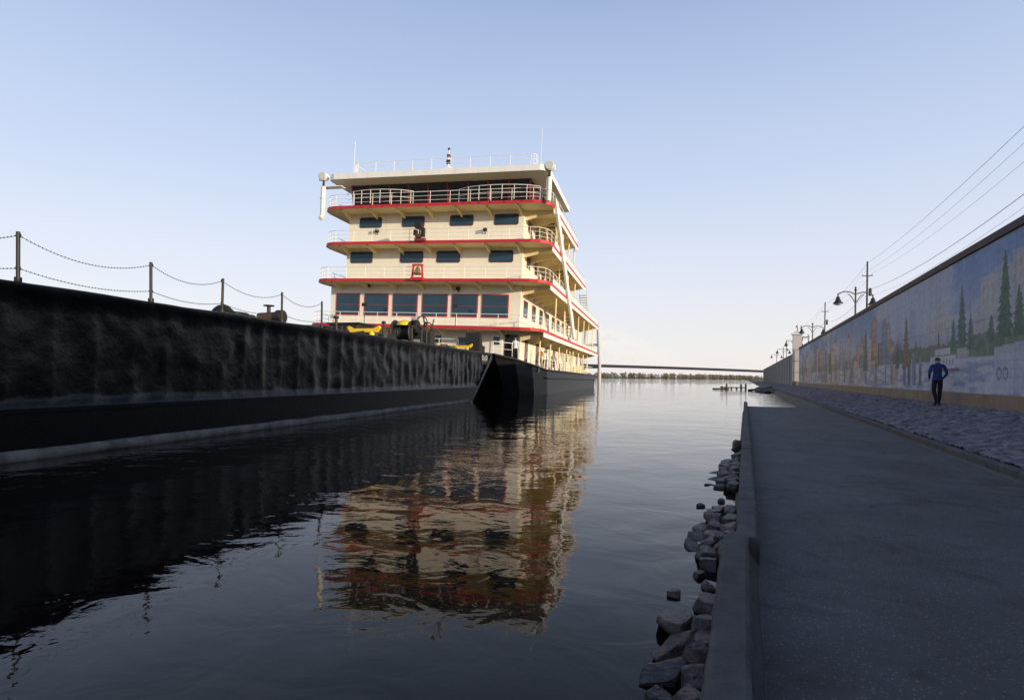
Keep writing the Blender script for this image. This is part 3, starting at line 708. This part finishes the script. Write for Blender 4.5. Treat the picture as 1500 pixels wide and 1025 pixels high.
for z,xl,xr,y0,y1,ch in decks:
    o=outl(xl,xr,y0,y1,ch)
    mb.prism(o,z-.12,z-.0,'yellow_cream')
    band(mb,o,z-.16,z+.06,.05,'red')
    nfr=len(o)//2
    band(mb,o[nfr+3:],z-.50,z-.162,.04,'white')
    rail(rb,inset(o,.08),z+.02,.95,3,1.55)
    if z!=D1: band(mb,[(xr-.02,y0+2.6),(xr-.02,y1-1)],z+.062,z+.50,.03,'white')
    else: band(mb,[(xr-.02,y0+5),(xr-.02,y1-1)],z+.062,z+.38,.03,'white')
    for y in np.arange(FY+.3,y1-.5,2.35):
        mb.prismy([(XR+.0,z-.122),(xr-.05,z-.122),(xr-.05,z-.32),(XR+.0,z-.85)],y,y+.12,'yellow_cream')
    for x in np.arange(xl+1.6,xr-1.2,2.4):
        mb.prismx([(FY-.0,z-.122),(y0+.25,z-.122),(y0+.25,z-.24),(FY-.0,z-.6)],x,x+.1,'yellow_cream')
mb.obj('decks',boat,TP)
mb=MB()
o=outl(-25.4,-7.9,39.9,50.8,.5)
mb.prism(o,RF,RF+.30,'cream'); band(mb,o,RF-.06,RF+.36,.05,'white')
mb.prism(outl(-24.6,-8.8,41.0,50,.4),RF+.30,RF+.62,'white')
ro=outl(-24.0,-9.0,41.2,49.8,.4); rail(rb,ro+[ro[0]],RF+.62,1.05,3,1.5)
mx_=-16.6; my=43
mb.cyl((mx_,my,RF+.6),(mx_,my,RF+3.0),.10,'white',10,.05); mb.box(mx_-.28,mx_+.28,my-.1,my+.1,RF+1.5,RF+1.6,'white'); mb.box(mx_-.14,mx_+.14,my-.14,my+.14,RF+1.9,RF+2.2,'steel')
mb.box(mx_-.12,mx_+.12,my-.12,my+.12,RF+2.45,RF+2.65,'maroon'); mb.lathe((mx_,my,RF+3.0),[(.09,0),(.1,.14),(.03,.2),(.01,.22)],'steel',8)
mb.box(mx_-.8,mx_+.8,my+1.8,my+1.95,RF+1.5,RF+1.65,'white'); mb.cyl((mx_,my+1.9,RF+.6),(mx_,my+1.9,RF+1.5),.1,'white')
mb.cyl((-24.0,41.3,RF+.6),(-24.0,41.3,RF+3.4),.02,'white',5); mb.cyl((-8.9,42.4,RF+.6),(-8.9,42.4,RF+4.0),.02,'white',5)
mb.obj('wheelhouse_roof',boat,TP)
mb=MB()
for x in (-13,-21): 
    mb.cyl((x,60,D3),(x,60,D4+.6),.6,'cream',20,.55); mb.cyl((x,60,D4+.6),(x,60,D4+1.1),.56,'steel',20)
mb.obj('exhaust_stacks',boat,TP)
mb=MB()
for x,zb in ((-26.0,13.5),(-7.75,14.1)):
    y=40.2
    mb.cyl((x,y,zb),(x,y,15.8),.19,'cream',14); mb.torus((x,y,14.9),.2,.04,'white'); 
    if x<-20: mb.cyl((x,y,zb),(x+.05,y-.35,zb-.3),.17,'cream',12); mb.box(x-.1,x+1.6,y-.05,y+.6,15.8,15.86,'white')
    mb.cyl((x,y,15.8),(x,y,16.3),.09,'steel',10)
    mb.cyl((x,y+.3,16.65),(x,y-.25,16.6),.30,'cream',18,.34); mb.cyl((x,y-.25,16.6),(x,y-.30,16.6),.29,'lampglass',18)
    mb.cyl((x-.38,y,16.3),(x-.38,y,16.7),.03,'white'); mb.cyl((x+.38,y,16.3),(x+.38,y,16.7),.03,'white'); mb.cyl((x-.38,y,16.3),(x+.38,y,16.3),.03,'white')
mb.obj('wing_searchlights',boat,TP)
mb=MB(); bx=-17.5; by=39.95; z=D2
mb.box(bx-.5,bx+.5,by-.25,by+.1,z-.1,z+.12,'red')
for s_ in (-1,1): mb.prismy([(bx+s_*.48,z+.12),(bx+s_*.36,z+.12),(bx+s_*.3,z+1.0),(bx+s_*.4,z+1.0)],by-.15,by,'red')
mb.box(bx-.42,bx+.42,by-.17,by+.02,z+1.0,z+1.12,'red')
mb.lathe((bx,by-.08,z+.35),[(.34,0),(.30,.06),(.22,.2),(.19,.38),(.12,.5),(.02,.56)],'brass',18)
mb.obj('brass_bell',boat,TP)
mb=MB(); z=D3+.1
mb.box(bx-.35,bx+.5,39.8,40.1,z-.1,z+.1,'maroon'); mb.cyl((bx,39.95,z),(bx,39.95,z+.9),.06,'steel'); mb.cyl((bx-.02,40.2,z+1.05),(bx-.02,39.6,z+1.0),.26,'steel',14,.3)
mb.box(bx-.4,bx-.15,39.7,40,z+.3,z+.7,'steel'); mb.box(bx+.2,bx+.45,39.7,40,z+.2,z+.85,'steel'); mb.box(bx-.2,bx+.2,39.6,39.9,z+.1,z+.35,'rust')
for (x,zz_) in ((-22.0,12.5),(-12.9,12.4),(-22.6,7.2+.9),(-14.9,7.9)): 
    mb.box(x-.1,x+.14,FY-.35,FY-.06,zz_,zz_+.25,'steel'); mb.cyl((x,FY,zz_-.15),(x,FY-.2,zz_),.03,'steel')
for x in (-21.9,-14.4):
    mb.cyl((x,40.1,D1),(x,40.1,D1+1.5),.03,'steel'); mb.box(x-.16,x+.16,39.9,40.1,D1+1.4,D1+1.65,'steel')
mb.obj('deck_lights',boat,TP)
for xa,xb in ((-23.9,-18.3),(-14.6,-8.4)):
    pts=[(xa+(xb-xa)*t,40.3-0.75*math.sin(math.pi*min(1,max(0,t)))**.6) for t in np.linspace(0,1,8)]
    rail(rb,pts,D4+.02,1.05,2,1.6)
mb=MB()
mb.prismx([(40.9,D4+.4),(42.2,D4+.4),(55.0,D1+.2),(53.6,D1+.2)],-7.54,-7.38,'white')
mb.prismx([(41.3,RF),(42.0,RF),(42.6,D4),(41.6,D4)],-8.2,-8.0,'white')
def stair(y0,z0,y1,z1,x):
    n_=11
    for s_ in (0,.8):
        mb.prismx([(y0,z0),(y0+.25,z0),(y1+.25,z1),(y1,z1)],x+s_,x+s_+.05,'yellow_cream')
        mb.cyl((x+s_,y0,z0+.95),(x+s_,y1,z1+.95),.03,'white',5)
    for q in range(n_): t=(q+.5)/n_; mb.box(x+.05,x+.8,y0+(y1-y0)*t,y0+(y1-y0)*t+.25,z0+(z1-z0)*t,z0+(z1-z0)*t+.04,'rust')
stair(59,D1,56,D2,-8.9); stair(53,D2,50.5,D3,-8.9); stair(63,1.95,60.5,D1,-9.7); stair(47,D3,44.8,D4,-8.9); stair(70,D2-.0,67,D3-.1,-8.9)
for y in np.arange(44.5,82,4.7): mb.cyl((-8.8,y,1.8),(-8.8,y,D1-.12),.07,'yellow_cream',8)
for y in np.arange(46,77,4.7): mb.cyl((-7.9,y,D1),(-7.9,y,D2-.12),.06,'yellow_cream',8)
for y in np.arange(47,61,4.7): mb.cyl((-7.9,y,D2),(-7.9,y,D3-.12),.06,'yellow_cream',8)
for y in np.arange(48,55,3.4): mb.cyl((-7.9,y,D3),(-7.9,y,D4-.12),.06,'yellow_cream',8)
for (x,y,z) in ((-9.2,52,D1),(-9.2,66,D1),(-9.0,58,D2),(-9,73,D2),(-9.2,71,1.95)): mb.box(x-.3,x+.3,y,y+1.2,z,z+.9,random.choice(['white','yellow_cream','red']))
mb.obj('side_structure',boat,TP)
rail(rb,[(-10.6,37.4),(-9.8,39.6)],2.85,.95,2,1.2); rail(rb,[(-8.8,47),(-8.8,84)],2.0,.95,3,1.8)
rail(rb,[(-20,37),(-13,37)],2.85,1.0,3,1.3)
mb=MB()
for x in (-12,-15.5,-19,-22.5):
    mb.box(x-.35,x+.35,38,38.9,2.6,3.5,'steel'); mb.cyl((x-.2,38.4,3.3),(x+.2,38.4,3.3),.5,'steel',16)
for x in (-11.8,-17.5): mb.prismx([(36.5,2.6),(37.3,2.6),(36.9,4.3),(36.5,4.3)],x-.5,x+.5,'steel')
mb.obj('bow_gear',boat,TP)
rb.obj('railings',boat,TP)

# ------------------------------------------------------------ people
def person(name,loc,heading,jacket,pants,pose='walk',height=1.75,hairm='hair',parent=None):
    sc=height/1.75
    V=[];E=[];Rd=[]
    def add(p,r,par=None):
        V.append(Vector(p)); Rd.append(r if isinstance(r,tuple) else (r,r))
        if par is not None: E.append((par,len(V)-1))
        return len(V)-1
    pel=add((0,0,.96),(.155,.115)); wa=add((0,.005,1.10),(.15,.115),pel); ch=add((0,.0,1.28),(.175,.125),wa); uc=add((0,-.005,1.42),(.13,.09),ch)
    nk=add((0,.01,1.50),(.06,.06),uc); h0=add((0,.025,1.57),(.068,.075),nk); h1=add((0,.025,1.645),(.078,.095),h0); h2=add((0,.015,1.71),(.058,.07),h1)
    for s_ in (-1,1):
        sh=add((s_*.185,-.005,1.41),.066,uc)
        if pose=='walk': el=(s_*.262,-.07,1.14); wr=(s_*.215,.10,.98); pa=(s_*.195,.15,.945); fd=Vector((-s_*.2,.75,-.55)).normalized()
        elif pose=='hips': el=(s_*.34,-.05,1.16); wr=(s_*.20,.06,1.0); pa=(s_*.18,.1,.99); fd=Vector((-s_*.5,.7,-.3)).normalized()
        else: el=(s_*.245,-.03,1.13); wr=(s_*.26,.04,.88); pa=(s_*.26,.06,.81); fd=Vector((0,.15,-1)).normalized()
        e_=add(el,.052,sh); w_=add(wr,.036,e_); p_=add(pa,(.034,.026),w_)
        side=fd.cross(Vector((s_,0,0))); side=side.normalized() if side.length>.1 else Vector((0,1,0))
        for k_,(ln) in enumerate((.062,.072,.066,.052)):
            b0=Vector(pa)+side*(.0165*(1.5-k_))+fd*.035
            a=add(b0,.0095,p_); c_=add(b0+fd*ln*.5,.0088,a); add(b0+fd*ln*.8+Vector((-s_*.018,0,0)),.0075,c_)
        t0=add(Vector(pa)+side*.035-fd*.005,.0105,p_); add(Vector(pa)+side*.05+fd*.035,.009,t0)
        hp=add((s_*.092,0,.90),.098,pel)
        if pose=='walk': kn=(s_*.095,.07 if s_>0 else .03,.50); an=(s_*.085,.10 if s_>0 else -.16,.09 if s_>0 else .13)
        else: kn=(s_*.12,.02,.50); an=(s_*.14,-.02,.09)
        k1=add(kn,.070,hp); k2=add((Vector(kn)*.5+Vector(an)*.5)+Vector((0,-.01,.05)),.062,k1); a1=add(an,.048,k2)
        tz=.04 if (pose!='walk' or s_>0) else .035
        hl=add((an[0],an[1]-.03,max(an[2]-.045,.04)),.038,a1); add((an[0]+s_*.015,an[1]+.15,tz),.036,a1)
    me=bpy.data.meshes.new('t'); me.from_pydata([tuple(v) for v in V],E,[]); 
    o=bpy.data.objects.new('t',me); scene.collection.objects.link(o)
    md=o.modifiers.new('s','SKIN'); md.use_smooth_shade=True; md.branch_smoothing=.4
    for i,r in enumerate(Rd): me.skin_vertices[0].data[i].radius=r
    me.skin_vertices[0].data[0].use_root=True
    ss=o.modifiers.new('u','SUBSURF'); ss.levels=2; ss.render_levels=2
    dg=bpy.context.evaluated_depsgraph_get(); m2=bpy.data.meshes.new_from_object(o.evaluated_get(dg)); bpy.data.objects.remove(o)
    m2.materials.clear()
    for mm in (M['skin'],jacket,pants,M['pole'],M[hairm]): m2.materials.append(mm)
    zmin=min(v.co.z for v in m2.vertices)
    for v in m2.vertices: v.co.z-=zmin*(1 if v.co.z<.4 else 0)
    for f in m2.polygons:
        c_=f.center; k_=1
        if c_.z>1.515 and abs(c_.x)<.12: k_=4 if (c_.z>1.585 and c_.y<.055) or c_.z>1.70 else 0
        elif c_.z<.075: k_=3
        elif c_.z<.90 and abs(c_.x)<(.235 if c_.z<.8 else .21): k_=2
        if pose=='walk' and c_.y>.115 and .85<c_.z<1.0 and abs(c_.x)>.15: k_=0
        if pose=='hips' and c_.y>.08 and .9<c_.z<1.02 and abs(c_.x)>.14: k_=0
        if pose=='stand' and abs(c_.x)>.21 and c_.z<.9 and c_.z>.6: k_=0
        f.material_index=k_; f.use_smooth=True
    bm=bmesh.new(); bm.from_mesh(m2)
    def blob(c_,s3,mi):
        g=bmesh.ops.create_uvsphere(bm,u_segments=8,v_segments=6,radius=1,matrix=Matrix.Translation(c_)@Matrix.Diagonal((*s3,1)))
        for v in g['verts']:
            for f in v.link_faces: f.material_index=mi; f.smooth=True
    for s_ in (-1,1): blob((s_*.079,.015,1.63),(.012,.02,.032),0); blob((s_*.03,.108,1.645),(.012,.008,.008),3)
    blob((0,.122,1.62),(.014,.02,.022),0); blob((0,.112,1.585),(.024,.008,.007),3)
    bm.to_mesh(m2); bm.free()
    ob=bpy.data.objects.new(name,m2); scene.collection.objects.link(ob)
    ob.location=loc; ob.rotation_euler=(0,0,heading); ob.scale=(sc,)*3
    return ob
blue=mat('blue_jacket',(0.018,0.045,0.16),0.85,0.2,6,bump=.02,bscale=9)
dark=mat('dark_trousers',(0.010,0.010,0.014),0.9,0.2,6,bump=.015,bscale=9)
wsh=mat('white_shirt',(0.7,0.7,0.68),0.85,0.1,6); osh=mat('orange_vest',(0.6,0.12,0.03),0.8,0.1,6); gsh=mat('grey_shirt',(0.25,0.27,0.3),0.85,0.1,6); jean=mat('jeans',(0.03,0.045,0.09),0.9,0.2,6)
d=20.5; u=(1373-750)/833
c_,s_=math.cos(R(22.3)),math.sin(R(22.3))
wx,wy=d*(u*c_-s_),d*(u*s_+c_)
person('person',(wx,wy,0.345+(wx-3.8)/3.1*.46),R(4),blue,dark,'walk',1.78)
Mb=Rb@Matrix.Translation(TP)@Matrix.Rotation(LIST,4,'Y')
def onboat(x,y,z): return Mb@(Vector((x,y,z))-Vector(TP))
for (x,y,z,hd,ja,pa_,po) in ((-9.75,40.4,2.62,R(200),wsh,dark,'stand'),(-9.0,46.0,2.16,R(150),osh,jean,'hips'),(-9.05,48.2,2.05,R(20),wsh,dark,'stand'),(-9.05,52.5,1.98,R(190),gsh,jean,'stand'),(-8.95,55.5,1.95,R(100),wsh,jean,'hips')):
    person('person',onboat(x,y,z),hd,ja,pa_,po,1.8)

# ------------------------------------------------------------ pilings & debris far shore
mb=MB()
for i in range(6):
    x=-3.4+i*.7+random.uniform(-.1,.1); y=94+i*.5; mb.cyl((x,y,-1),(x+random.uniform(-.05,.05),y,random.uniform(.3,1.15)),.13,'wood',8)
mb.cyl((-3.6,94.2,.3),(.2,96.8,.25),.08,'wood',8); mb.cyl((-4.6,93,.05),(-2.4,95,.1),.12,'wood',8)
mb.obj('old_pilings')
mb=MB()
for i in range(16):
    stone_bm(mb,Vector((random.uniform(1.4,3.6),random.uniform(70,92),random.uniform(-.05,.2))),(random.uniform(.3,.8),random.uniform(.3,.8),random.uniform(.12,.3)),random.choice(stm),i+300)
mb.cyl((.4,84,.1),(3.0,86,.35),.14,'wood'); mb.cyl((1.5,92,.1),(3.6,90,.5),.12,'wood')
mb.obj('shore_rocks')

# ------------------------------------------------------------ bridge
def camw(px,d,z=0):
    u=(px-750)/833; return Vector((d*(u*c_-s_),d*(u*s_+c_),z))
A=camw(866,820); Bq=camw(1176,1290); dv=(Bq-A); 
mb=MB(); dirn=dv.normalized(); nrm=Vector((-dirn.y,dirn.x,0))
def bz(t): return 20.6-1.2*(t-.3)**2*4+0.0
def seg(t0,t1,z0,z1,wd,m,th):
    a=A+dv*t0; b_=A+dv*t1
    vs=[]
    for p,z in ((a,z0),(b_,z1)):
        for sg in (-1,1):
            for dz in (0,-th): q=p+nrm*wd*sg; vs.append((q.x,q.y,z+dz))
    mb.add(vs,[(0,1,5,4),(2,6,7,3),(0,4,6,2),(1,3,7,5)],m)
ts=np.linspace(-1.5,1.35,58)
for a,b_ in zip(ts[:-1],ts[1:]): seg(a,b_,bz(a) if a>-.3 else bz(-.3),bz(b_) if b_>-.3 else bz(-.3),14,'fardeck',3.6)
for t in (0,1):
    p=A+dv*t; zt=80 if t==0 else 104
    for sg in (-1,1):
        q=p+nrm*15*sg; q2=p+nrm*11*sg
        mb.cyl((q.x,q.y,-2),(q.x,q.y,22),2.8,'haze_conc',8,2.5); mb.cyl((q.x,q.y,22),(q2.x,q2.y,zt),2.4,'haze_conc',8,1.9)
    for z in (16,48,zt-6): a=p+nrm*13.5; b_=p-nrm*13.5; mb.cyl((a.x,a.y,z),(b_.x,b_.y,z),1.7,'haze_conc',6)
    for k_ in range(1,17):
        for dr in (-1,1):
            for sg in (-1,1):
                tt_=t+dr*k_*.029; q=p+nrm*11*sg; e=A+dv*tt_+nrm*13*sg
                mb.cyl((q.x,q.y,zt-2-(16-k_)*1.6),(e.x,e.y,18),.13,'haze_cable',3,cap=False)
for t in np.arange(-1.45,1.35,.22):
    if min(abs(t),abs(t-1))<.1 or 0<t<1: continue
    for sg in (-1,1): p=A+dv*t+nrm*9*sg; mb.cyl((p.x,p.y,-2),(p.x,p.y,17),2,'haze_conc',6)
mb.obj('cable_stayed_bridge')

# ------------------------------------------------------------ far bank + tree line
folm=attr_mat('distant_foliage',0.95,0.3,.3,0.2,.05)
def treeline(name,pts,h,n_,seed):
    rnd=random.Random(seed); V=[];F=[];Cc=[]
    for i in range(n_):
        t=rnd.random()*(len(pts)-1); k=int(t); p=pts[k].lerp(pts[k+1],t-k)
        p=p+Vector((rnd.uniform(-25,25),rnd.uniform(-25,25),0)); hh=h*rnd.uniform(.5,1.15); ww=hh*rnd.uniform(.3,.5)
        base=rnd.choice([(.22,.20,.12),(.19,.19,.11),(.27,.21,.13),(.22,.22,.13)]); 
        for q in range(34):
            a=rnd.uniform(0,6.28); el=rnd.uniform(-.6,1.5); rr=ww*rnd.uniform(.5,1.0)
            c=p+Vector((math.cos(a)*math.cos(el)*rr,math.sin(a)*math.cos(el)*rr,hh*.55+math.sin(el)*hh*.45))
            s3=hh*rnd.uniform(.08,.16); o=len(V)
            for _ in range(4): V.append(tuple(c+Vector((rnd.uniform(-1,1),rnd.uniform(-1,1),rnd.uniform(-1,1)))*s3)); sh=rnd.uniform(.7,1.25); Cc.append([x*sh for x in base])
            F+= [(o,o+1,o+2),(o,o+2,o+3),(o,o+1,o+3),(o+1,o+2,o+3)]
        o=len(V); V+=[(p.x-1,p.y,0),(p.x+1,p.y,0),(p.x,p.y,hh*.8)]; Cc+=[[.08,.07,.06]]*3; F.append((o,o+1,o+2))
    me=bpy.data.meshes.new(name); me.from_pydata(V,[],F); me.materials.append(folm)
    ca=me.color_attributes.new(name='Col',type='FLOAT_COLOR',domain='POINT'); ca.data.foreach_set('color',np.concatenate([np.array(Cc),np.ones((len(Cc),1))],1).ravel().astype(np.float32))
    o=bpy.data.objects.new(name,me); scene.collection.objects.link(o); return o
P=[camw(-400,1500),camw(300,1500),camw(820,1500),camw(1000,1750),camw(1100,2300),camw(1200,2900)]
treeline('distant_tree_line',P,14,1200,3)
mb=MB()
for a,b_ in zip(P[:-1],P[1:]):
    o1=(a-Vector((0,0,0))).normalized()*900; o2=b_.normalized()*900
    f1=a.normalized()*-30; f2=b_.normalized()*-30
    mb.add([a+f1+Vector((0,0,-.5)),b_+f2+Vector((0,0,-.5)),b_+Vector((0,0,2.5)),a+Vector((0,0,2.5)),b_+o2+Vector((0,0,4)),a+o1+Vector((0,0,4))],[(0,1,2,3),(3,2,4,5)],'land')
mb.obj('far_riverbank')
print('OBJ',len(bpy.data.objects))
